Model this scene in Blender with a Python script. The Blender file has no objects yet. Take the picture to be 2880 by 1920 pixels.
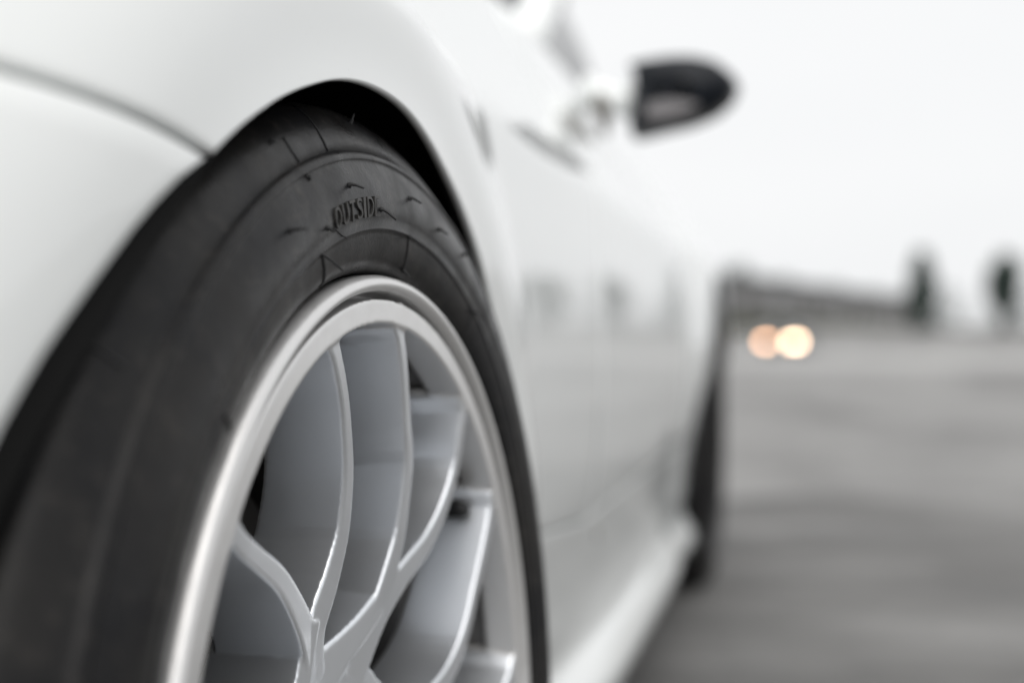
import bpy, bmesh, math, random
import numpy as np
from mathutils import Vector, Matrix
R = math.radians
random.seed(5); rng = np.random.default_rng(5)
S = bpy.context.scene
COL = S.collection

# ------------------------------------------------------------------ camera
WZ = 0.335                                   # wheel-centre height
cam_d = bpy.data.cameras.new('camera'); cam = bpy.data.objects.new('camera', cam_d); COL.objects.link(cam)
cam.location = (0.198, -0.6906, WZ + 0.224)
cam.rotation_euler = (R(90), 0, R(11.703))
cam_d.sensor_width = 36; cam_d.lens = 50
cam_d.clip_start = 0.01; cam_d.clip_end = 6000
cam_d.dof.use_dof = True; cam_d.dof.focus_distance = 0.682; cam_d.dof.aperture_fstop = 3.05
S.camera = cam

# ------------------------------------------------------------------ sky, sun, exposure
SUN_EL, SUN_AZ = 55.0, 165.0                  # azimuth measured from +Y towards +X
w = bpy.data.worlds.new('World'); S.world = w; w.use_nodes = True
nt = w.node_tree; nt.nodes.clear()
out = nt.nodes.new('ShaderNodeOutputWorld'); bg = nt.nodes.new('ShaderNodeBackground')
sky = nt.nodes.new('ShaderNodeTexSky'); sky.sky_type = 'NISHITA'; sky.sun_disc = False
sky.sun_elevation = R(SUN_EL); sky.sun_rotation = R(SUN_AZ); sky.dust_density = 4; sky.air_density = 1.0
hsv = nt.nodes.new('ShaderNodeHueSaturation'); hsv.inputs['Saturation'].default_value = 0.25
tc = nt.nodes.new('ShaderNodeTexCoord'); mp = nt.nodes.new('ShaderNodeMapping'); mp.inputs['Scale'].default_value = (1.2, 1.2, 4)
nz = nt.nodes.new('ShaderNodeTexNoise'); nz.inputs['Scale'].default_value = 1.6; nz.inputs['Detail'].default_value = 5
cr = nt.nodes.new('ShaderNodeValToRGB')
cr.color_ramp.elements[0].position = 0.3; cr.color_ramp.elements[0].color = (8.25, 8.35, 8.45, 1)
cr.color_ramp.elements[1].position = 0.7; cr.color_ramp.elements[1].color = (8.75, 8.8, 8.85, 1)
mx = nt.nodes.new('ShaderNodeMix'); mx.data_type = 'RGBA'; mx.inputs[0].default_value = 0.93
nt.links.new(sky.outputs[0], hsv.inputs['Color'])
nt.links.new(tc.outputs['Generated'], mp.inputs['Vector']); nt.links.new(mp.outputs[0], nz.inputs['Vector'])
nt.links.new(nz.outputs[0], cr.inputs[0])
nt.links.new(hsv.outputs[0], mx.inputs[6]); nt.links.new(cr.outputs[0], mx.inputs[7])
nt.links.new(mx.outputs[2], bg.inputs['Color']); bg.inputs['Strength'].default_value = 0.1
nt.links.new(bg.outputs[0], out.inputs[0])
sun_d = bpy.data.lights.new('sun', 'SUN'); sun = bpy.data.objects.new('sun', sun_d); COL.objects.link(sun)
sun_d.energy = 1.5; sun_d.angle = R(70); sun_d.color = (1.0, 0.97, 0.93)
sd = Vector((math.sin(R(SUN_AZ))*math.cos(R(SUN_EL)), math.cos(R(SUN_AZ))*math.cos(R(SUN_EL)), math.sin(R(SUN_EL))))
sun.rotation_euler = sd.to_track_quat('Z', 'Y').to_euler(); sun.location = sd*30
vs = S.view_settings; vs.view_transform = 'Standard'; vs.look = 'None'; vs.exposure = 0.2; vs.gamma = 1; vs.use_curve_mapping = False
S.render.engine = 'CYCLES'; S.cycles.use_denoising = True; S.cycles.max_bounces = 8; S.cycles.caustics_reflective = False; S.cycles.caustics_refractive = False
S.cycles.sample_clamp_indirect = 6

# ------------------------------------------------------------------ helpers
def obj(name, verts, faces, m, parent=None, smooth=True, loc=None):
    me = bpy.data.meshes.new(name); me.from_pydata([tuple(map(float, v)) for v in verts], [], [tuple(map(int, f)) for f in faces])
    me.validate(); me.update()
    if m: me.materials.append(m)
    if smooth: me.shade_smooth()
    o = bpy.data.objects.new(name, me); COL.objects.link(o)
    if parent: o.parent = parent
    if loc: o.location = loc
    return o
def empty(name, loc=(0, 0, 0), rz=0):
    o = bpy.data.objects.new(name, None); COL.objects.link(o); o.location = loc; o.rotation_euler = (0, 0, rz); o.empty_display_size = .1
    return o
def tag(o, label=None, cat=None, group=None, kind=None):
    for k, v in (('label', label), ('category', cat), ('group', group), ('kind', kind)):
        if v: o[k] = v
    return o
def grid_faces(n, m, wrap_i=False, wrap_j=False, flip=False):
    f = []
    for i in range(n if wrap_i else n-1):
        for j in range(m if wrap_j else m-1):
            a, b, c, d = i*m+j, ((i+1) % n)*m+j, ((i+1) % n)*m+(j+1) % m, i*m+(j+1) % m
            f.append((a, d, c, b) if flip else (a, b, c, d))
    return f
class MB:
    def __init__(s): s.v = []; s.f = []
    def add(s, v, f):
        k = len(s.v); s.v += [tuple(p) for p in v]; s.f += [tuple(i+k for i in q) for q in f]; return s
    def box(s, x0, x1, y0, y1, z0, z1):
        return s.add([(x, y, z) for x in (x0, x1) for y in (y0, y1) for z in (z0, z1)],
                     [(0, 1, 3, 2), (4, 6, 7, 5), (0, 4, 5, 1), (2, 3, 7, 6), (0, 2, 6, 4), (1, 5, 7, 3)])
    def tube(s, pts, rads, n=8, cap=True):
        pts = [Vector(p) for p in pts]; vs = []
        up = Vector((.13, .27, .95))
        for i, p in enumerate(pts):
            t = (pts[min(i+1, len(pts)-1)]-pts[max(i-1, 0)]).normalized()
            a = t.cross(up)
            if a.length < 1e-3: a = t.cross(Vector((1, 0, 0)))
            a.normalize(); b = t.cross(a)
            vs += [p+(a*math.cos(q)+b*math.sin(q))*rads[i] for q in [2*math.pi*k/n for k in range(n)]]
        f = grid_faces(len(pts), n, wrap_j=True)
        if cap: f += [tuple(range(n)), tuple(range((len(pts)-1)*n, len(pts)*n))[::-1]]
        return s.add(vs, f)
    def obj(s, name, m, parent=None, smooth=True, loc=None): return obj(name, s.v, s.f, m, parent, smooth, loc)
def lathe(prof, n=180, closed=False):
    """prof: (x, r) list, revolved about local X. angle 0 = top, + = rearward (+y)."""
    v = []
    for x, r in prof:
        for k in range(n):
            a = 2*math.pi*k/n; v.append((x, r*math.sin(a), r*math.cos(a)))
    return v, grid_faces(len(prof), n, wrap_i=closed, wrap_j=True)
def spline(xs, ys):
    """monotone-ish smooth interpolation (pchip)"""
    xs = np.array(xs, float); ys = np.array(ys, float); h = np.diff(xs); d = np.diff(ys)/h; m = np.zeros(len(xs))
    m[0], m[-1] = d[0], d[-1]
    for i in range(1, len(xs)-1):
        m[i] = 0 if d[i-1]*d[i] <= 0 else 2*d[i-1]*d[i]/(d[i-1]+d[i])
    def f(x):
        x = min(max(x, xs[0]), xs[-1]); i = min(int(np.searchsorted(xs, x, 'right'))-1, len(h)-1); i = max(i, 0)
        t = (x-xs[i])/h[i]
        return ((2*t**3-3*t*t+1)*ys[i]+(t**3-2*t*t+t)*h[i]*m[i]+(-2*t**3+3*t*t)*ys[i+1]+(t**3-t*t)*h[i]*m[i+1])
    return f

# ------------------------------------------------------------------ materials
def mat(name, col, rough=.5, metal=0, coat=0, coat_rough=.05, spec=.5, var=None, bump=None, emit=None, rough_var=None, trans=0):
    m = bpy.data.materials.new(name); m.use_nodes = True; n = m.node_tree; b = n.nodes['Principled BSDF']
    b.inputs['Base Color'].default_value = (*col, 1); b.inputs['Roughness'].default_value = rough; b.inputs['Metallic'].default_value = metal
    b.inputs['Coat Weight'].default_value = coat; b.inputs['Coat Roughness'].default_value = coat_rough
    b.inputs['Specular IOR Level'].default_value = spec; b.inputs['Transmission Weight'].default_value = trans
    t = n.nodes.new('ShaderNodeTexCoord')
    if var:                                              # list of (scale, stretch, colour, lo, hi, detail)
        last = None
        for sc, st, c2, lo, hi, det in var:
            q = n.nodes.new('ShaderNodeMapping'); q.inputs['Scale'].default_value = st; n.links.new(t.outputs['Object'], q.inputs[0])
            z = n.nodes.new('ShaderNodeTexNoise'); z.inputs['Scale'].default_value = sc; z.inputs['Detail'].default_value = det; z.inputs['Roughness'].default_value = .6
            n.links.new(q.outputs[0], z.inputs['Vector'])
            r = n.nodes.new('ShaderNodeMapRange'); r.inputs[1].default_value = lo; r.inputs[2].default_value = hi; n.links.new(z.outputs[0], r.inputs[0])
            x = n.nodes.new('ShaderNodeMix'); x.data_type = 'RGBA'; n.links.new(r.outputs[0], x.inputs[0])
            if last: n.links.new(last, x.inputs[6])
            else: x.inputs[6].default_value = (*col, 1)
            x.inputs[7].default_value = (*c2, 1); last = x.outputs[2]
        n.links.new(last, b.inputs['Base Color'])
    if rough_var:
        sc, lo, hi = rough_var
        z = n.nodes.new('ShaderNodeTexNoise'); z.inputs['Scale'].default_value = sc; z.inputs['Detail'].default_value = 6; n.links.new(t.outputs['Object'], z.inputs['Vector'])
        r = n.nodes.new('ShaderNodeMapRange'); r.inputs[1].default_value = .3; r.inputs[2].default_value = .7; r.inputs[3].default_value = lo; r.inputs[4].default_value = hi
        n.links.new(z.outputs[0], r.inputs[0]); n.links.new(r.outputs[0], b.inputs['Roughness'])
    if bump:
        prev = None
        for sc, strength, dist in bump:
            z = n.nodes.new('ShaderNodeTexNoise'); z.inputs['Scale'].default_value = sc; z.inputs['Detail'].default_value = 4; n.links.new(t.outputs['Object'], z.inputs['Vector'])
            u = n.nodes.new('ShaderNodeBump'); u.inputs['Strength'].default_value = strength; u.inputs['Distance'].default_value = dist
            n.links.new(z.outputs[0], u.inputs['Height'])
            if prev: n.links.new(prev, u.inputs['Normal'])
            prev = u.outputs[0]
        n.links.new(prev, b.inputs['Normal'])
    if emit:
        b.inputs['Emission Color'].default_value = (*emit[0], 1); b.inputs['Emission Strength'].default_value = emit[1]
    return m
M = dict(
    paint=mat('white_paint', (.865, .885, .88), .42, coat=1, coat_rough=.04, bump=[(900, .02, .0004)],
              var=[(260, (1, 1, 1), (.70, .70, .68), .66, .80, 6)]),
    silver=mat('silver_wheel_paint', (.82, .845, .88), .30, metal=.82, coat=.35, coat_rough=.08, bump=[(1400, .06, .0003)], rough_var=(25, .28, .33)),
    barrel=mat('shaded_barrel', (.17, .165, .165), .45, metal=.55, rough_var=(40, .36, .55), var=[(30, (1, 1, 1), (.10, .095, .09), .45, .7, 6)]),  # shade inside the barrel painted as a darker base colour, plus random mottling
    machined=mat('bright_lip_metal', (.74, .735, .73), .33, metal=.6, coat=.3, coat_rough=.1, rough_var=(90, .28, .42),
                 var=[(420, (1, 1, 1), (.36, .35, .34), .70, .80, 8)], bump=[(700, .05, .0003)]),
    rubber=mat('tyre_rubber', (.0070, .0070, .0082), .42, spec=.2,
               var=[(14, (1, 1, 1), (.022, .0205, .019), .42, .72, 8), (120, (1, 1, 1), (.050, .045, .041), .56, .82, 9)],
               rough_var=(45, .25, .44), bump=[(650, .22, .0006), (60, .14, .002), (180, .10, .001)]),
    rubber_worn=mat('worn_rubber', (.030, .029, .028), .5, spec=.4, var=[(300, (1, 1, 1), (.05, .047, .044), .4, .7, 5)]),
    rubber_plain=mat('dark_rubber', (.012, .012, .013), .6),
    liner=mat('arch_liner', (.006, .006, .006), .85, spec=.2),
    iron=mat('brake_iron', (.10, .095, .09), .5, metal=.8),
    gloss_black=mat('gloss_black', (.005, .007, .011), .35, coat=.0, coat_rough=.05, spec=.22),
    glass=mat('dark_glass', (.01, .012, .014), .03, spec=.8),
    trim=mat('grey_trim', (.40, .40, .39), .5),
    brown_dark=mat('dark_brown', (.16, .15, .135), .5),
    lens=mat('painted_reflection', (.20, .19, .195), .35),  # grey of the ground reflection painted on the mirror housing
    chrome=mat('mirror_silver', (.8, .8, .82), .03, metal=1),
    asphalt=mat('concrete_lot', (.25, .247, .243), .78, spec=.3,
                var=[(.45, (1, .30, 1), (.13, .128, .126), .48, .66, 6), (.16, (1, .22, 1), (.34, .337, .332), .50, .66, 4), (1.6, (.35, 1, 1), (.12, .118, .116), .58, .70, 5), (9, (1, 1, 1), (.15, .15, .148), .6, .8, 6)],
                bump=[(60, .4, .01)]),
    patch=mat('dark_ground', (.125, .123, .12), .75, spec=.3, var=[(1.1, (.6, 1.2, 1), (.24, .237, .232), .44, .64, 7), (2.2, (.5, 1, 1), (.09, .09, .09), .56, .70, 5), (8, (1, 1, 1), (.10, .10, .10), .58, .8, 6)], bump=[(60, .4, .01)]),
    pale=mat('pale_concrete', (.40, .396, .39), .8, spec=.3, var=[(.25, (1, .4, 1), (.31, .307, .302), .42, .7, 5)]),
    wall=mat('grey_wall', (.26, .256, .256), .8, var=[(.3, (1, 1, 1), (.31, .305, .305), .4, .7, 4)]),
    wall_dark=mat('dark_plinth', (.085, .08, .075), .8),
    roof=mat('dark_roof', (.09, .10, .098), .8),
    window=mat('window_glass', (.05, .055, .06), .15),
    bark=mat('bark', (.07, .055, .04), .9),
    leaf=mat('leaf', (.045, .075, .055), .6, var=[(.9, (1, 1, 1), (.030, .055, .046), .4, .6, 2)]),
    leaf2=mat('leaf_pale', (.06, .085, .045), .6, var=[(.9, (1, 1, 1), (.04, .062, .035), .4, .6, 2)]),
    grass=mat('grass', (.07, .075, .04), .8, var=[(.4, (1, 1, 1), (.05, .06, .03), .4, .6, 3)]),
    far_paint=mat('far_car_paint', (.16, .16, .165), .4, coat=.6),
    lamp_a=mat('headlamp_light', (.9, .8, .7), .3, emit=((1.0, .60, .36), 7)),
    lamp_b=mat('headlamp_light_bright', (.9, .8, .7), .3, emit=((1.0, .72, .5), 14)),
)

# ================================================================== setting
def terrain_z(d):
    t = min(max((d-102)/80, 0), 1); return 2.3*(t*t*(3-2*t))
ys = list(np.linspace(-60, 100, 33)) + list(np.linspace(104, 190, 30)) + [230, 300, 500, 900, 1600, 3500]
xs = [-3000, -600, -200, -80, -30, -10, 0, 10, 30, 60, 100, 160, 260, 600, 3000]
gv = [(x, y, terrain_z(y)) for y in ys for x in xs]
tag(obj('ground', gv, grid_faces(len(ys), len(xs), flip=True), M['asphalt']), 'grey weathered concrete parking lot', 'ground', kind='structure')
MB().box(-200, 300, 33, 62, -.2, .006).obj('roadway', M['pale'], None, False)
V = [(-14, -6)] + [(x, 4.3+.10*x+.35*math.sin(x*2.1)+.25*math.sin(x*5.3+1)) for x in np.linspace(-14, 22, 120)] + [(22, -6)]
tag(obj('dark_ground_patch', [(x, y, .004) for x, y in V], [tuple(range(len(V)))[::-1]], M['patch'], None, False), 'darker patch of ground under and beside the white car', 'ground', kind='structure')  # sheet of darker tone over the nearest ground
tag(bpy.data.objects['roadway'], 'pale concrete roadway crossing the parking lot', 'road', kind='structure')
FY = Vector((-math.sin(R(11.703)), math.cos(R(11.703)), 0)); RX = Vector((FY.y, -FY.x, 0)); CP = cam.location.copy()
def at(px, depth, z=None):
    """a point in the direction of photo column px at the given distance, standing on the terrain"""
    p = CP + FY*depth + RX*((px-1440)/4000*depth); p.z = terrain_z(p.y) if z is None else z
    return p

# ---- long low building
A = at(1960, 158); B = at(2572, 262)
dirv = (B-A); dirv.z = 0; Lb = dirv.length; ang = math.atan2(dirv.y, dirv.x)
bld = empty('warehouse', (A.x, A.y, A.z-.1), ang)
tag(bld, 'long low grey warehouse with flat dark roof at the far edge of the lot', 'building')
H = 6.3; Dp = 16
MB().box(0, Lb, 0, Dp, 1.1, H).obj('wall', M['wall'], bld, False)
MB().box(-.15, Lb+.15, -.15, Dp+.15, -1.5, 1.1).obj('plinth', M['wall_dark'], bld, False)
MB().box(-.5, Lb+.5, -.5, Dp+.5, H, H+.55).obj('roof', M['roof'], bld, False)
k = 0
for i in range(int(Lb/7)):
    x0 = 2.5+i*7
    if i % 4 == 2:
        d = MB().box(x0, x0+4, -.06, .02, 1.15, 4.6).obj('roller_door', M['wall_dark'], bld, False)
    else:
        wv = MB().box(x0, x0+4.2, -.05, .02, 3.4, 4.7).obj('window', M['window'], bld, False)
        for q in (0, 1.4, 2.8, 4.2): MB().box(x0+q-.05, x0+q+.05, -.10, -.05, 3.4, 4.7).obj('window_bar', M['wall_dark'], wv, False)

# ---- trees
def leaves(n, fn, size):
    V = np.zeros((n*4, 3)); i = 0
    for k in range(n):
        c = np.array(fn()); a = rng.normal(size=3); a /= np.linalg.norm(a); b = np.cross(a, rng.normal(size=3)); b /= np.linalg.norm(b)
        s = size*rng.uniform(.6, 1.3)
        V[i:i+4] = [c-a*s, c-b*s*.55, c+a*s, c+b*s*.55]; i += 4
    return V, [(4*k, 4*k+1, 4*k+2, 4*k+3) for k in range(n)]
def tree(name, label, p, h, rad, lo=.15, shape='column', n=2600, m='leaf', group=None):
    t = empty(name, p, random.random()*6); tag(t, label, 'tree', group)
    tr = MB(); tr.tube([(0, 0, -.3), (.05*h*.1, 0, h*.35), (-.03, .05, h*.9)], [h*.022, h*.016, h*.004], 8)
    for q in range(9):
        z0 = h*random.uniform(lo, .75); a = random.random()*6.28; l = rad*random.uniform(.5, .9)
        tr.tube([(0, 0, z0), (l*.5*math.cos(a), l*.5*math.sin(a), z0+h*.06), (l*math.cos(a), l*math.sin(a), z0+h*.15)], [h*.008, h*.005, h*.002], 5)
    tr.obj('trunk', M['bark'], t)
    cl = []
    for q in range(110):
        u = random.uniform(lo, .97); v = (u-lo)/(1-lo)
        if shape == 'column': rr = rad*(math.sin(math.pi*min(v*.86+.12, 1))**.6)
        elif shape == 'club': rr = rad*(.28+.72*max(0, math.sin(math.pi*min(max((v-.25)/.78, 0), 1)))**.6)
        else: rr = rad*math.sqrt(max(.05, 1-(2*v-1)**2))
        a = random.random()*6.28; d = rr*math.sqrt(random.random())*.8
        cl.append((d*math.cos(a), d*math.sin(a), u*h, max(.32*rr, .12*rad)+.08*rad))
    def fn():
        c = cl[int(rng.integers(len(cl)))]; v = rng.normal(size=3); v /= np.linalg.norm(v); v *= c[3]*rng.random()**.33
        return (c[0]+v[0], c[1]+v[1], c[2]+v[2]*1.2)
    V, F = leaves(n, fn, h*.03)
    obj('crown', V, F, M[m], t, False)
    return t
tree('poplar_tree', 'tall dark columnar tree at the end of the grey warehouse', at(2592, 150), 8.4, 1.5, .0, n=9000)
tree('club_tree', 'dark tree with bare lower stem and club-shaped crown on open lot edge', at(2822, 150), 7.9, 1.9, .0, 'club', n=9000)
tree('round_tree', 'broad round tree on the lot edge beyond the club-shaped tree', at(3040, 140), 7.5, 3.2, .12, 'round')
for px, d, h, r_, lab in ((2060, 205, 8.7, 5, 'bushy tree behind the near end of the warehouse'), (2190, 230, 8.0, 5, 'low spreading tree behind the warehouse, second from its near end'),
                          (2330, 258, 8.0, 5, 'low spreading tree behind the middle of the warehouse'), (2455, 285, 7.9, 5, 'pale tree rising a little over the far half of the warehouse roof'),
                          (2530, 300, 7.8, 4, 'small tree behind the far end of the warehouse')):
    tree('broadleaf_tree', lab, at(px, d), h, r_, .3, 'round', 1500, 'leaf' if d < 260 else 'leaf2', 'trees behind the warehouse')
for px, d, h, r_, lab in ((2640, 152, 4.6, 3.4, 'dark low bush at the foot of the tall columnar tree'), (2880, 150, 3.4, 2.8, 'low bush beside the club-shaped tree'),
                          (2730, 190, 1.8, 4.5, 'low wide bush between the two tall trees'), (2780, 215, 2.3, 5.5, 'long pale hedge-like bush far behind the club-shaped tree')):
    b = tree('bush', lab, at(px, d), h, r_, .02, 'round', 1300, 'leaf'); b['category'] = 'bush'
# grass strip along the foot of the building
def grass_pt():
    t = rng.random(); q = rng.random(); p = A.lerp(B, t) + RX*rng.uniform(-1, 2) - FY*rng.uniform(1, 9)
    return (p.x, p.y, terrain_z(p.y)+rng.uniform(.05, .9))
V, F = leaves(5000, grass_pt, .55)
tag(obj('grass', V, F, M['grass'], None, False), 'rough olive grass along the foot of the warehouse', 'grass', kind='stuff')

# ---- far car with lit headlamps
fc = at(2217, 72); car2 = empty('oncoming_car', fc, R(-10)+0)
tag(car2, 'small dark car far across the lot with its warm headlamps lit', 'car')
prof = [(-2.1, .45), (-2.15, .7), (-1.3, .92), (-.6, 1.38), (.9, 1.42), (1.7, .98), (2.1, .9), (2.1, .35), (1.75, .25), (-1.8, .25)]
v = []; n_ = len(prof)
for x, s in ((-.86, .97), (-.78, 1), (.78, 1), (.86, .97)):
    v += [(x*(.82 if z > 1.1 else 1), y*s, z) for y, z in prof]
f = grid_faces(4, n_, wrap_j=True) + [tuple(range(n_)), tuple(range(3*n_, 4*n_))[::-1]]
obj('body', v, f, M['far_paint'], car2, False)
obj('windscreen', [(-.6, -1.24, .98), (.6, -1.24, .98), (.54, -.64, 1.36), (-.54, -.64, 1.36)], [(0, 1, 2, 3)], M['glass'], car2, False)
for wx in (-.8, .8):
    for wy in (-1.35, 1.35):
        v, f = lathe([(-.1, .02), (-.1, .30), (-.07, .32), (.07, .32), (.1, .30), (.1, .02)], 20)
        obj('wheel', v, f, M['rubber_plain'], car2, True, (wx, wy, .32))
def lamp(x, m):
    v, f = lathe([(0, .005), (-.0, .115), (.06, .125), (.1, .08)], 16)
    v = [(y, -abs(xx), z) for xx, y, z in v]
    o = obj('headlamp', v, f, m, car2, True, (x, -2.13, .55)); return o
for x, m in ((-.80, 'lamp_a'), (-.60, 'lamp_a'), (.56, 'lamp_b'), (.86, 'lamp_b')): lamp(x, M[m])

# ================================================================== the car
CX = -0.88
base = spline([.09, .11, .13, .155, .185, .215, .26, .32, .37, .41, .50, .60, .69, .73, .742, .755, .80, .87, .95, 1.1],
              [-.080, -.048, -.030, -.024, -.036, -.052, -.058, -.052, -.043, -.036, -.030, -.029, -.033, -.036, -.040, -.047, -.073, -.112, -.156, -.25])
zsh = spline([-.9, -.6, -.3, 0, .5, 1.0, 1.4, 2.2, 3.0, 3.6], [.60, .65, .73, .80, .90, .97, 1.0, .98, .95, .88])
ztop = spline([-.9, -.6, -.3, 0, .5, 1.0, 1.4, 2.2, 3.0, 3.6], [.66, .72, .82, .90, 1.02, 1.10, 1.13, 1.09, 1.04, .95])
E_ = .35; W2 = 2.62
def sstep(a, b, x):
    t = min(max((x-a)/(b-a), 0), 1); return t*t*t*(t*(6*t-15)+10)
def XS(y, z):
    x = base(z)
    p = math.hypot(y, z-WZ)
    q = sstep(0, .22, y)
    a = .0225 - .0075*q*sstep(.42, .55, z) + .020*q*sstep(.44, .30, z)
    x += (a+.004*sstep(.35, .41, p))*(1-sstep(.395, .53, p))
    p = math.hypot(y-W2, z-.345)
    x += .034*math.exp(-(max(p-.375, 0)/.19)**2.6)*(.35+.65*sstep(.36, .58, z))
    b = sstep(.55, 1.2, y)*(1-sstep(1.75, 2.25, y)); x -= .018*(1-b)*sstep(.27, .19, z)
    if y < -.2: x -= 1.4*(y+.2)**2
    if y > 2.95: x -= .9*(y-2.95)**2
    return x
def PS(y, z):
    s = zsh(y)
    if z <= s: return Vector((XS(y, z), y, z))
    u = min((z-s)/E_, 1); x0 = XS(y, s); dx = (x0-XS(y, s-.004))/.004; zt = ztop(y)
    h00, h10, h01, h11 = 2*u**3-3*u*u+1, u**3-2*u*u+u, -2*u**3+3*u*u, u**3-u*u
    return Vector((h00*x0+h10*E_*dx+h01*CX+h11*(-.75), y, h00*s+h10*E_+h01*zt))
def NS(y, z):
    e = .002; a = PS(y+e, z)-PS(y-e, z); b = PS(y, z+e)-PS(y, z-e); n = a.cross(b); n.normalize(); return n
EDGE = [(.0006, .0002), (.0010, .0007), (.0013, .0018), (.0013, .014)]
LIP = [(.0007, .0003), (.0013, .0010), (.0016, .0022), (.0016, .0040), (.0008, .0046)]
def panel(name, G, parent, edges=('E', 'E', 'E', 'E'), m='paint'):
    """G[i][j] = (y, z) domain grid; edges: treatment of i0, i1, j0, j1 (E rolled edge, L arch lip, None)"""
    G = [[(q[0], q[1], 0.0) for q in row] for row in G]
    def ext(rows, kind):
        e0, e1 = rows[0], rows[1]; new = []
        for off, dep in (EDGE if kind == 'E' else LIP):
            r = []
            for a, b in zip(e0, e1):
                d = Vector((a[0]-b[0], a[1]-b[1])); L = d.length or 1; d = d/L*off
                r.append((a[0]+d.x, a[1]+d.y, max(a[2], dep)))
            new.append(r)
        return new[::-1]
    T = lambda g: [list(r) for r in zip(*g)]
    if edges[0]: G = ext(G, edges[0]) + G
    if edges[1]: G = G + ext(G[::-1], edges[1])[::-1]
    G = T(G)
    if edges[2]: G = ext(G, edges[2]) + G
    if edges[3]: G = G + ext(G[::-1], edges[3])[::-1]
    G = T(G)
    V = []
    for row in G:
        for y, z, d in row:
            p = PS(y, z)
            V.append(p - NS(y, z)*d if d else p)
    n, mm = len(G), len(G[0]); F = grid_faces(n, mm)
    a, b, c = V[(n//2)*mm+mm//2], V[(n//2+1)*mm+mm//2], V[(n//2)*mm+mm//2+1]
    if (b-a).cross(c-a).x < 0: F = [q[::-1] for q in F]
    return obj(name, V, F, M[m], parent)
def lerp2(a, b, t): return (a[0]+(b[0]-a[0])*t, a[1]+(b[1]-a[1])*t)
def resample(pts, n):
    P_ = [Vector(p) for p in pts]; L = [0]
    for a, b in zip(P_, P_[1:]): L.append(L[-1]+(b-a).length)
    o = []
    for k in range(n):
        s = L[-1]*k/(n-1); i = min(max(int(np.searchsorted(L, s, 'right'))-1, 0), len(P_)-2)
        o.append(P_[i].lerp(P_[i+1], (s-L[i])/(L[i+1]-L[i])))
    return o

car = empty('sports_car', (-.88, 1.3, 0))
tag(car, 'white sports car with silver twin-spoke wheels and black wing mirror', 'car')
offset = Vector(car.location)
car_parts = []
RA = .362; AZ = WZ-.010
RAf = spline([-120, -75, -59, -46, -38, -27, -16, 0, 10, 20, 32, 45, 62, 75, 90, 120], [.376, .376, .3745, .3705, .3655, .3568, .352, .3508, .3515, .355, .3615, .364, .366, .370, .374, .374])
def arch_pt(a, c=0.0, cz=WZ, r=None):
    if r is None: r = RAf(math.degrees(a))
    return (c+r*math.sin(a), cz+r*math.cos(a))
def arch_y(z, side):
    best = min((R(k*.25) for k in range(80, 480)), key=lambda a: abs(arch_pt(side*a)[1]-z)); return arch_pt(side*best)[0]
def arch_ang(z, side): return side*min((R(k*.05) for k in range(400, 2400)), key=lambda a: abs(arch_pt(side*a)[1]-z))
# --- front fender (around the wheel opening, above the bumper seam)
seam_z = .6235; gap = .0026
def seam(y): return seam_z+.14*max(0, -.215-y)
a0 = arch_ang(seam_z+gap, -1); a1 = arch_ang(.400, 1)
n = 150
inner = [arch_pt(a0+(a1-a0)*k/(n-1)) for k in range(n)]
topz = lambda y: zsh(y)+.055
YF, YD = -.66, .905
outer_poly = [(YF, seam(YF)+gap)] + [(YF, seam(YF)+(topz(YF)-seam(YF))*k/10) for k in range(1, 11)] \
    + [(YF+(YD-YF)*k/50, topz(YF+(YD-YF)*k/50)) for k in range(1, 51)] + [(YD, topz(YD)+(.363-topz(YD))*k/20) for k in range(1, 21)]
# correspond by angle-like parameter: split outer into front / top / rear
oute = resample(outer_poly, n)
NR = 44
G = [[lerp2(inner[k], oute[k], (j/(NR-1))**1.5) for j in range(NR)] for k in range(n)]
panel('front_fender', G, car, ('E', 'E', 'L', 'E'))
# --- front bumper side
rows = []
for i in range(46):
    z = .13+(seam_z-gap-.13)*i/45; ya = arch_y(z, -1); row = []
    for j in range(30):
        y = ya+(-.74-ya)*(j/29)**1.3; row.append((y, .13+(seam(y)-gap-.13)*i/45))
    rows.append(row)
panel('front_bumper', rows, car, ('E', 'E', 'L', None))
# front face of the bumper
V = []
for i in range(24):
    z = .13+(seam(-.74)-gap-.13)*i/23; x0 = XS(-.74, z)
    for j in range(24):
        t = j/23; V.append((x0+(2*CX-2*x0)*t, -.74-.16*math.sin(math.pi*t)**.7-.03*math.sin(math.pi*(z-.1)/.55), z))
obj('bumper_front', V, grid_faces(24, 24), M['paint'], car)
# --- lower side sill
def sill_top(y): return .400-.041*(y-.36)/.54*min(1, .9/max(y, .36)) if y < .9 else .360
rows = []; YA = [arch_y(.10+(.3975-.10)*k/39, 1) for k in range(40)]
for i in range(40):
    t = i/39
    row = []
    for j in range(90):
        s = j/89
        zf = .10+(.3975-.10)*t; ya = YA[i]
        zr = .10+(.357-.10)*t; yr = W2-math.sqrt(.375**2-(zr-.345)**2)
        y = ya+(yr-ya)*s; z = .10+(sill_top(y)-.0025-.10)*t
        row.append((y, z))
    rows.append(row)
panel('side_sill', rows, car, (None, 'E', 'L', 'L'))
# --- door
YQ = 2.06
rows = [[(.910+(YQ-.910)*j/59, .3625+(zsh(.91+(YQ-.91)*j/59)+.035-.3625)*i/49) for j in range(60)] for i in range(50)]
door = panel('door', rows, car)
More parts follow.
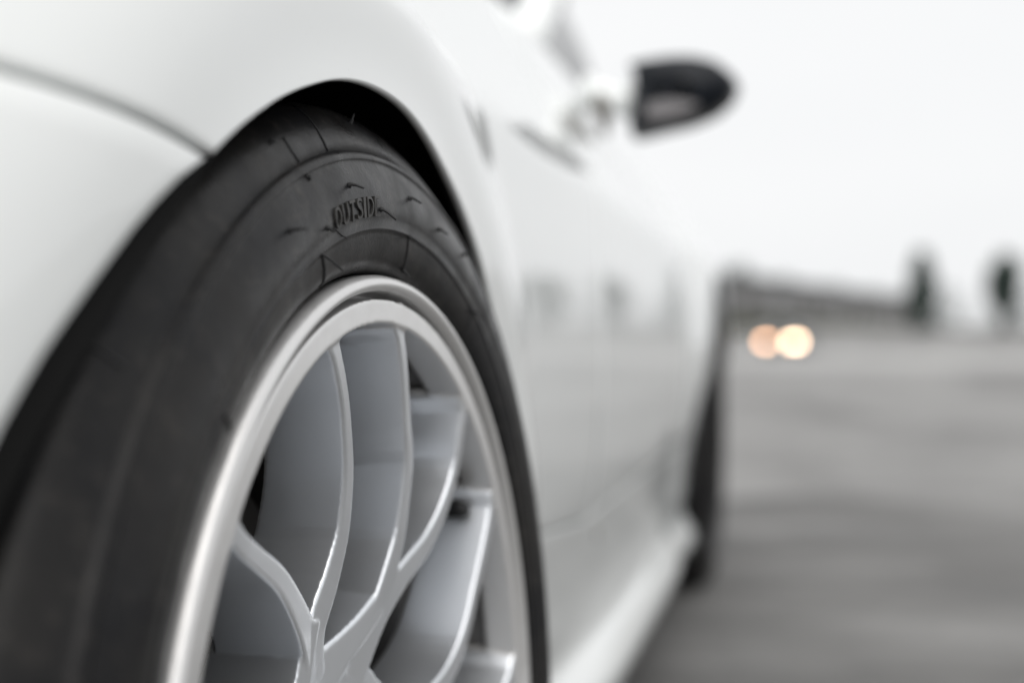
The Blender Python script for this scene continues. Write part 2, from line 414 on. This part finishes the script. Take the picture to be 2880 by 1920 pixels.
# --- rear quarter panel
n = 120; RR = .375
a0 = -math.acos((.362-.345)/RR); a1 = math.acos((.20-.345)/RR)
inner = [arch_pt(a0+(a1-a0)*k/(n-1), W2, .345, RR) for k in range(n)]
Y0, Y1 = YQ+.005, 3.45
op = [(Y0, .3625+(topz(Y0)-.3625)*k/20) for k in range(21)] + [(Y0+(Y1-Y0)*k/40, topz(Y0+(Y1-Y0)*k/40)) for k in range(1, 41)] + [(Y1, topz(Y1)+(.2-topz(Y1))*k/20) for k in range(1, 21)]
oute = resample(op, n)
G = [[lerp2(inner[k], oute[k], (j/29)**1.2) for j in range(30)] for k in range(n)]
panel('rear_fender', G, car, ('E', 'E', 'L', None))
# --- bonnet, rear deck (full width), cabin
def deck(name, ya, yb, ny, z0=.059):
    V = []; m = 40
    for i in range(ny):
        y = ya+(yb-ya)*i/(ny-1); s = zsh(y)
        half = [PS(y, s+z0+(E_-z0)*j/m) for j in range(m+1)]
        V += half + [Vector((2*CX-p.x, p.y, p.z)) for p in half[-2::-1]]
    return obj(name, V, grid_faces(ny, 2*m+1, flip=True), M['paint'], car)
deck('bonnet', -.74, 1.56, 58); deck('boot_lid', 2.45, 3.45, 24)
# right-hand side skin, simple mirrored side
V = []; ny, nz_ = 90, 40
for i in range(ny):
    y = -.74+4.19*i/(ny-1)
    for j in range(nz_):
        z = .12+(topz(y)-.12)*j/(nz_-1); p = PS(y, z)
        V.append((2*CX-p.x-.0, p.y, p.z))
F = []
for i in range(ny-1):
    for j in range(nz_-1):
        y = -.74+4.19*(i+.5)/(ny-1); z = .12+(topz(y)-.12)*(j+.5)/(nz_-1)
        if math.hypot(y, z-AZ) < RA or math.hypot(y-W2, z-.345) < RR: continue
        a = i*nz_+j; F.append((a, a+1, a+nz_+1, a+nz_))
obj('far_side_panel', V, F, M['paint'], car)
# tail
V = []
for i in range(16):
    z = .2+(topz(3.45)-.2)*i/15; x0 = PS(3.45, z).x
    for j in range(20):
        t = j/19; V.append((x0+(2*CX-2*x0)*t, 3.45+.12*math.sin(math.pi*t)**.6, z))
obj('rear_bumper', V, grid_faces(16, 20, flip=True), M['paint'], car)
MB().box(2*CX+.10, -.10, -.72, 3.4, .11, .13).box(2*CX+.24, -.24, .50, 2.1, .13, .75).obj('underbody', M['liner'], car, False)
# cabin: pillars, screen, side glass, roof
def belt(y): return PS(y, zsh(y)+.045)
roof_pts = [(1.72, -.30, 1.235), (1.95, -.305, 1.285), (2.3, -.32, 1.27), (2.55, -.34, 1.17)]
ap0 = belt(1.47)+Vector((-.01, 0, -.03)); ap1 = Vector((-.32, 2.02, 1.30))
for s in (0, 1):
    fl = (lambda p: Vector((2*CX-p.x, p.y, p.z))) if s else (lambda p: Vector(p))
    mb = MB(); mb.tube([fl(ap0.lerp(ap1, t)+Vector((.03, 0, .02))*math.sin(math.pi*t)) for t in np.linspace(0, 1, 10)], [.034]*10, 12); mb.obj('windscreen_pillar', M['paint'], car)
    V = []
    bys = np.linspace(1.52, 2.6, 20)
    for y in bys:
        b = belt(y)+Vector((-.012, 0, -.01)); u = (y-1.47)/(2.02-1.47)
        tp = ap0.lerp(ap1, u) if u < 1 else Vector((-.305-.03*max(0, y-2.2), y, 1.27-.9*max(0, y-2.25)**1.4*1.0))
        for t in np.linspace(0, 1, 8): V.append(fl(b.lerp(tp, t)+Vector((.02*math.sin(math.pi*t), 0, 0))))
    obj('side_window', V, grid_faces(20, 8, flip=bool(s)), M['glass'], car)
V = []
for y, x, z in [(2.02, -.31, 1.30), (2.08, -.31, 1.32), (2.18, -.312, 1.33), (2.32, -.32, 1.30), (2.5, -.34, 1.19), (2.62, -.34, 1.06)]:
    for t in np.linspace(0, 1, 16): V.append((x+.01+(2*CX-2*x-.02)*t, y, z+.035*math.sin(math.pi*t)**.6))
obj('roof', V, grid_faces(6, 16, flip=True), M['paint'], car)
V = []
for t in np.linspace(0, 1, 10):
    p = ap0.lerp(ap1, t)
    for q in np.linspace(0, 1, 16): V.append((p.x+(2*CX-2*p.x)*q, p.y-.16*math.sin(math.pi*q)*(1-.5*t), p.z+.02*math.sin(math.pi*q)))
obj('windscreen', V, grid_faces(10, 16, flip=True), M['glass'], car)

# --- jacking point cover on the sill
p0 = PS(1.02, .335); mb = MB(); mb.tube([p0+Vector((-.004, 0, 0)), p0+Vector((.0012, 0, 0)), p0+Vector((.002, 0, 0))], [.015, .015, .013], 24); mb.obj('jacking_point_cover', M['trim'], car)
# --- wing mirror
def mir(px, py, y=1.50):
    D = 2.2; return ((px-1440)*D/4000*.979+.198-.2028*D, WZ+.224+(960-py)*D/4000)
ol = [(1782, 196), (1840, 186), (1900, 181), (1960, 184), (2018, 200), (2054, 228), (2072, 256), (2056, 292), (2014, 326), (1950, 350), (1880, 364), (1815, 378), (1790, 380), (1782, 355), (1790, 310), (1797, 260), (1794, 220)]
ol = [mir(1915+(p[0]-1915)*1.07, 282+(p[1]-282)*1.09) for p in ol]; cxm = sum(p[0] for p in ol)/len(ol); czm = sum(p[1] for p in ol)/len(ol)
V = []; lay = [(1.437, .30), (1.440, .62), (1.447, .84), (1.462, .96), (1.49, 1.0), (1.535, .995), (1.545, .95)]
for y, s in lay:
    V += [(cxm+(x-cxm)*s, y, czm+(z-czm)*s) for x, z in ol]
nn = len(ol); F = grid_faces(len(lay), nn, wrap_j=True, flip=True) + [(i, (i+1) % nn, len(lay)*nn) for i in range(nn)]; V.append((cxm, 1.436, czm))
mirror = obj('wing_mirror', V, F, M['gloss_black'], car)
obj('mirror_glass', [(cxm+(x-cxm)*.95, 1.5452, czm+(z-czm)*.95) for x, z in ol], [tuple(range(nn))[::-1]], M['chrome'], mirror, False)
a = Vector((*[mir(1770, 285)[0]], 1.49, mir(1770, 285)[1])); bpt = PS(1.48, .945)+Vector((.01, 0, 0))
mb = MB(); mb.tube([Vector((a.x+.012, 1.49, a.z)), a, a.lerp(bpt, .4)+Vector((0, 0, -.004)), bpt], [.022, .028, .022, .028], 14); mb.obj('mirror_arm', M['paint'], mirror)
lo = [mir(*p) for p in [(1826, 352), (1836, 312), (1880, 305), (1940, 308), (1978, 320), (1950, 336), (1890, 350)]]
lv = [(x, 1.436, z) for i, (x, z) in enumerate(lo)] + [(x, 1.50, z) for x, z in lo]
obj('mirror_reflection', lv, [tuple(range(7))]+[(i, i+7, (i+1) % 7+7, (i+1) % 7) for i in range(7)], M['lens'], mirror, False)  # added grey patch imitating the ground's reflection in the black housing
mb = MB(); mb.tube([Vector((mir(*q)[0], 1.47, mir(*q)[1])) for q in ((1682, 250), (1690, 285), (1702, 330), (1712, 385))], [.008, .014, .012, .005], 8); mb.obj('mirror_dark_spot', M['brown_dark'], mirror)  # small dark brown spot beside the mirror arm, built as a tube

# --- wheel arch liners
for c, cz, r in ((0, AZ, .395), (W2, .345, .41)):
    V = []; na = 40
    for x in (0, -.03, -.10, -.25, -.30):
        for k in range(na):
            a = R(-96)+R(192)*k/(na-1); rr = r if x else r-.030
            yy, zz = c+rr*math.sin(a), cz+rr*math.cos(a)
            V.append((min(x, XS(yy, max(zz, .1))-.006) if x > -.05 else min(x, XS(yy, max(zz, .1))-.04), yy, zz))
    F = grid_faces(5, na)
    V.append((-.30, c, cz)); F += [(4*na+k, 4*na+k+1, 5*na) for k in range(na-1)]
    obj('arch_liner', V, F, M['liner'], car)

# ------------------------------------------------------------------ wheel
def g(r): return -.0022 - .2*max(0, .233-r)
def pol(r, a, x=None): return Vector((g(r) if x is None else x, r*math.sin(R(a)), r*math.cos(R(a))))
# rim: barrel + lip + flat ring (one lathe, built as the wheel part itself)
rim_prof = [(-.03, .2405), (-.0125, .2395), (-.0075, .2345),
            (-.0075, .240), (-.0085, .2458), (-.0160, .2464), (-.0180, .2474), (-.0160, .2484), (-.0060, .2490), (-.0010, .2496), (.0012, .2508),
            (.0022, .2528), (.0018, .2550), (.0002, .2566), (-.003, .2577), (-.010, .2578), (-.02, .250), (-.03, .2455)]
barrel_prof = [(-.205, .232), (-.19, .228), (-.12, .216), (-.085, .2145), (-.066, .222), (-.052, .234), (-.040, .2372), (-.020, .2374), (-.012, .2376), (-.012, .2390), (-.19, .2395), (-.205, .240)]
v, f = lathe(rim_prof, 256, closed=True)
wheel = obj('wheel', v, [q[::-1] for q in f], M['machined'], car)
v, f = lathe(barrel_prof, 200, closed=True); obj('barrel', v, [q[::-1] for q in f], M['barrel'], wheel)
# twin spokes + hub: swept closed solids, merged by voxels so the roots get real fillets, then split up again
def arm(bm, pts, wf, wb, dep, flare=True):
    """pts (r, ang) from rim to hub"""
    P3 = [pol(*p) for p in pts]; m = 30
    L = [0]
    for a, b in zip(P3, P3[1:]): L.append(L[-1]+(b-a).length)
    fx = [spline(L, [p[i] for p in P3]) for i in range(3)]
    C = [Vector((fx[0](s), fx[1](s), fx[2](s))) for s in np.linspace(0, L[-1], m)]
    X = Vector((1, 0, 0)); V = []; kk = 10
    for i, c in enumerate(C):
        t = C[min(i+1, m-1)]-C[max(i-1, 0)]; t.x = 0; t.normalize(); wd = X.cross(t)
        s = L[-1]*i/(m-1); e = 1.0
        if flare: e += .6*math.exp(-(max(s-.006, 0)/.006)**2)
        u = i/(m-1); hw, hb = wf/2*e*(1+1.7*u**2.5), wb/2*(1+.8*(e-1))*(1+.2*u); d = dep*(.92+.25*u)
        V += [c+X*.0-wd*hw*.8, c+X*.0+wd*hw*.8, c-X*.0006+wd*hw, c-X*d*.5+wd*(hw+hb)/2, c-X*d+wd*hb, c-X*d-wd*hb, c-X*d*.5-wd*(hw+hb)/2, c-X*.0006-wd*hw]
    bm.add(V, grid_faces(m, 8, wrap_j=True)+[tuple(range(8))[::-1], tuple(range((m-1)*8, m*8))])
S2 = [(.242, 5.5), (.218, 10.5), (.193, 17), (.169, 24.5), (.142, 30), (.115, 33), (.085, 35), (.050, 36)]
S3 = [(.242, 35.5), (.227, 38), (.208, 42), (.184, 44.8), (.153, 45), (.125, 41), (.100, 37), (.050, 36)]
S0 = [(.242, -49.5), (.218, -48.5), (.195, -46), (.157, -40), (.123, -34), (.096, -28), (.07, -22), (.045, -18)]
S1 = [(.242, -17), (.215, -13.5), (.192, -10), (.154, -5.5), (.133, -5), (.112, -9), (.090, -20), (.06, -22)]
STEP = 360/7
sp = MB()
pairs = [(S0, S1)] + [([(r, a+STEP*k) for r, a in S2], [(r, a+STEP*k) for r, a in S3]) for k in (0, 1, 1.961, 2.922, 3.883, 4.844)]
for pa, pb in pairs:
    arm(sp, pa, .0105, .018, .042); arm(sp, pb, .0105, .018, .042)
for k in (0, 1, 1.961, 2.922, 3.883, 4.844, 5.9):
    o_ = STEP*k; arm(sp, [(.098, 33+o_), (.080, 25+o_), (.066, 12+o_), (.057, -6+o_), (.052, -24+o_)], .016, .022, .05, False)
hubp = [(-.10, .0), (-.10, .058), (-.075, .064), (-.044, .062), (-.0385, .059), (-.0375, .055), (-.0385, .045), (-.040, .035), (-.038, .0)]
v, f = lathe([(x, max(r, .0005)) for x, r in hubp], 72); sp.add(v, [q[::-1] for q in f])
ringp = [(-.0018, .2335), (-.0018, .2456), (-.012, .2462), (-.022, .2410), (-.022, .2325)]
v, f = lathe(ringp, 200, closed=True); sp.add(v, f)
tmp = sp.obj('spoke_union', None)
bmx = bmesh.new(); bmx.from_mesh(tmp.data); bmesh.ops.recalc_face_normals(bmx, faces=bmx.faces); bmx.to_mesh(tmp.data); bmx.free()
rm = tmp.modifiers.new('r', 'REMESH'); rm.mode = 'VOXEL'; rm.voxel_size = .0010
sm = tmp.modifiers.new('s', 'SMOOTH'); sm.iterations = 4; sm.factor = .5
dg = bpy.context.evaluated_depsgraph_get(); me = tmp.evaluated_get(dg).to_mesh()
nv, nf = len(me.vertices), len(me.polygons)
co = np.empty(nv*3); me.vertices.foreach_get('co', co); co = co.reshape(-1, 3)
no = np.empty(nv*3); me.vertex_normals.foreach_get('vector', no); no = no.reshape(-1, 3)
fs = [tuple(p.vertices) for p in me.polygons]
fc4 = np.array([q[:3]+(q[3] if len(q) > 3 else q[2],) for q in fs])
tmp.evaluated_get(dg).to_mesh_clear(); bpy.data.objects.remove(tmp)
cen = co[fc4].mean(1); rad = np.hypot(cen[:, 1], cen[:, 2]); aa = np.degrees(np.arctan2(cen[:, 1], cen[:, 2]))
axes = np.array([-30.0]+[27+STEP*k for k in (0, 1, 1.961, 2.922, 3.883, 4.844)])
rel = np.abs((aa[:, None]-axes[None]+180) % 360-180); grp = rel.argmin(1)
grp[rad < .070] = 7; grp[rad > .2320] = 8
def sub(name, sel, m):
    idx = np.unique(fc4[sel]); mp_ = -np.ones(nv, int); mp_[idx] = np.arange(len(idx))
    o = obj(name, co[idx], [tuple(dict.fromkeys(q)) for q in mp_[fc4[sel]]], m, wheel)
    if len(o.data.vertices) == len(idx): o.data.normals_split_custom_set_from_vertices([tuple(q) for q in no[idx]])
    return o
for k in range(7): sub('spoke', grp == k, M['silver'])
hub = sub('hub', grp == 7, M['silver']); sub('rim_flange', grp == 8, M['machined'])
# wheel bolts and centre cap
for k in range(5):
    a = 360/5*k+8; c = pol(.040, a, -.046)
    v, f = lathe([(-.006, .0095), (.006, .0095), (.008, .0075), (.008, .0005)], 6); obj('wheel_bolt', v, [q[::-1] for q in f], M['iron'], wheel, False, c)
v, f = lathe([(-.042, .032), (-.034, .032), (-.031, .028), (-.030, .0005)], 48); obj('centre_cap', v, [q[::-1] for q in f], M['silver'], wheel)
# valve stem on the barrel
mb = MB(); mb.tube([pol(.228, 57, -.052), pol(.221, 57, -.036), pol(.2165, 56.6, -.020), pol(.215, 56.5, -.0165)], [.0066, .0058, .0054, .0042], 14); mb.obj('valve_stem', M['rubber_plain'], wheel)
# brake disc and caliper
v, f = lathe([(-.125, .075), (-.125, .168), (-.155, .168), (-.155, .075)], 90, closed=True); obj('brake_disc', v, f, M['iron'], wheel)
mb = MB(); v = []
for x in (-.108, -.17):
    for r in (.115, .182):
        for k in range(12): a = 60+60*k/11; v.append(pol(r, a, x))
f = []
for k in range(11):
    q = [k, 12+k, 24+k, 36+k]; f += [(q[0], q[1], q[1]+1, q[0]+1), (q[2], q[2]+1, q[3]+1, q[3]), (q[1], q[3], q[3]+1, q[1]+1), (q[0], q[0]+1, q[2]+1, q[2])]
f += [(0, 24, 36, 12), (11, 23, 47, 35)]
mb.add(v, f); mb.obj('brake_caliper', M['liner'], wheel, False)

# tyre
TP = [(.2575, -.012), (.2590, -.0075), (.2605, -.0045), (.2625, -.0028), (.2645, -.0005), (.2670, .0010), (.2720, .0028), (.2775, .0040), (.2792, .0043), (.2799, .0051), (.2806, .0051), (.2813, .0046), (.2860, .0060), (.2915, .0067), (.2970, .0062),
      (.3025, .0048), (.3080, .0026), (.3120, .0006), (.3135, .0001), (.3140, .0007), (.3155, .0006), (.3170, -.0007), (.3182, -.0022), (.3186, -.0038), (.3230, -.0056), (.3290, -.0088), (.3345, -.0130), (.3385, -.0172), (.3415, -.0225), (.3432, -.0290), (.3442, -.040)]
prof = [(x, r) for r, x in TP] + [(-.060, .3450), (-.0605, .3395), (-.0675, .3395), (-.068, .3452), (-.102, .3455), (-.1025, .339), (-.112, .339), (-.1125, .3455), (-.150, .3450), (-.1505, .339), (-.158, .339), (-.1585, .3445), (-.185, .3420), (-.20, .334), (-.212, .315), (-.214, .29), (-.206, .262)]
v, f = lathe(prof, 300); tyre = obj('tyre', v, [q[::-1] for q in f], M['rubber'], wheel)
tr_, tx_ = [p[0] for p in TP], [p[1] for p in TP]
def tsurf(r, a, h=0.0):
    x = np.interp(r, tr_, tx_); dx = (np.interp(r+.002, tr_, tx_)-np.interp(r-.002, tr_, tx_))/.004
    nn = Vector((1, -dx*math.sin(R(a)), -dx*math.cos(R(a)))).normalized()
    return Vector((x, r*math.sin(R(a)), r*math.cos(R(a)))) + nn*h, nn
# raised word on the sidewall
def raised_text(word, r0, r1, a_start, a_end, name, h=.0010):
    fcu = bpy.data.curves.new('lettering', 'FONT'); fcu.body = word; fcu.size = 1; fcu.extrude = .5; fcu.offset = .0; fcu.space_character = 1.16; fcu.resolution_u = 4
    to = bpy.data.objects.new('lettering', fcu); COL.objects.link(to)
    d2 = bpy.context.evaluated_depsgraph_get(); me2 = to.evaluated_get(d2).to_mesh()
    vs2 = [tuple(q.co) for q in me2.vertices]; fs2 = [tuple(p.vertices) for p in me2.polygons]
    to.evaluated_get(d2).to_mesh_clear(); bpy.data.objects.remove(to); bpy.data.curves.remove(fcu)
    X0, X1 = min(q[0] for q in vs2), max(q[0] for q in vs2); Y0, Y1 = min(q[1] for q in vs2), max(q[1] for q in vs2)
    V = [tsurf(r0+(r1-r0)*(y-Y0)/(Y1-Y0), a_start+(a_end-a_start)*(x-X0)/(X1-X0), h if z > 0 else -.002)[0] for x, y, z in vs2]
    o = obj(name, V, fs2, M['rubber_worn'], wheel, False)
    bv = o.modifiers.new('b', 'BEVEL'); bv.width = .0002; bv.segments = 2; bv.limit_method = 'ANGLE'
    return o
a_ = -17.0
for ch, wd_ in (('O', 1.45), ('U', 1.4), ('T', 1.3), ('S', 1.35), ('I', .55), ('D', 1.45), ('E', 1.4)):
    raised_text(ch, .2862, .2958, a_, a_+wd_*1.04, 'raised_letter'); a_ += wd_*1.04+.46
# moulded lines (radial vents) and rubber whiskers
def line(pts, rad_, name='mould_line'):
    P_ = resample(pts, 14) if len(pts) > 1 else pts
    mb = MB(); mb.tube([tsurf(p[0], p[1], .0001)[0] for p in P_], [rad_]*len(P_), 6); return mb.obj(name, M['rubber_plain'], wheel)
def prad(pts):                                            # (r, angle) -> scale the angle so resample is fair
    return [(p[0], p[1]) for p in pts]
for pts, rd in (([(.3405, -10.6), (.3351, -10.8), (.3277, -11.2), (.3190, -11.5)], .0006), ([(.3300, -18.0), (.3229, -18.1), (.3188, -17.9)], .0005),
                ([(.2788, -20.0), (.262, -18.2)], .0007), ([(.2788, 5.0), (.2638, 6.2)], .0005),
                ([(.3394, -48.5), (.3277, -48.8)], .0009), ([(.338, 30), (.3195, 30)], .0006), ([(.2788, 30), (.264, 31)], .0006), ([(.2788, -45), (.264, -44)], .0008),
                ([(.2876, -17.4), (.2797, -13.9)], .0004)):
    line(pts, rd)
for r, a, L, dr in ((.3024, -11.5, .0095, -.0025), (.2995, 4.8, .0085, -.003), (.2893, -4.4, .0095, -.003), (.2795, 5.1, .0105, -.003), (.3006, -26.2, .0110, .0), (.2789, -20, .0110, -.004),
                    (.3349, -1.3, .0040, .004), (.2636, 6.8, .0085, .001), (.3307, -20.1, .004, 0), (.2945, 14, .007, -.002), (.2893, -18.8, .004, 0), (.3010, 24, .008, -.002), (.2795, 30, .009, -.003), (.3123, -18.5, .002, 0)):
    p, nn = tsurf(r, a, -.0003); mb = MB()
    up = Vector((0, math.sin(R(a)), math.cos(R(a))))
    L *= .82; dr -= .0016
    mb.tube([p, p+nn*.0006, p+nn*.0016, p+nn*L*.5+up*dr*.3, p+nn*L+up*dr], [.0015, .0014, .0008, .00065, .0005], 6)
    mb.obj('rubber_whisker', M['rubber_plain'], wheel)
# steer and camber, then place; children of the car keep car-local positions
cs, ss, cc, sc = math.cos(R(2.845)), math.sin(R(2.845)), math.cos(R(2.245)), math.sin(R(2.245))
Wm = Matrix(((cs, ss, 0), (-ss, cs, 0), (0, 0, 1))) @ Matrix(((cc, 0, -sc), (0, 1, 0), (sc, 0, cc)))
wheel.matrix_basis = Matrix.Translation((0, 0, WZ)) @ Wm.to_4x4()
def copy_wheel(loc, rz, keep, inset=0):
    c = wheel.copy(); COL.objects.link(c)
    for ch in wheel.children:
        if ch.name.split('.')[0] in keep:
            d = ch.copy(); COL.objects.link(d); d.parent = c
            if inset and ch.name.startswith('tyre'): d.location = (inset, 0, 0)
    c.matrix_basis = Matrix.Translation(loc) @ Matrix.Rotation(rz, 4, 'Z'); return c
KEEP = ('tyre', 'spoke', 'hub', 'centre_cap', 'wheel_bolt', 'brake_disc')
copy_wheel((-.045, W2, .345), 0, KEEP, .036); copy_wheel((2*CX, 0, .345), math.pi, KEEP); copy_wheel((2*CX+.045, W2, .345), math.pi, KEEP, .036)
for o in car.children:                                    # parts were modelled in world space
    o.matrix_parent_inverse = Matrix.Translation(-offset)
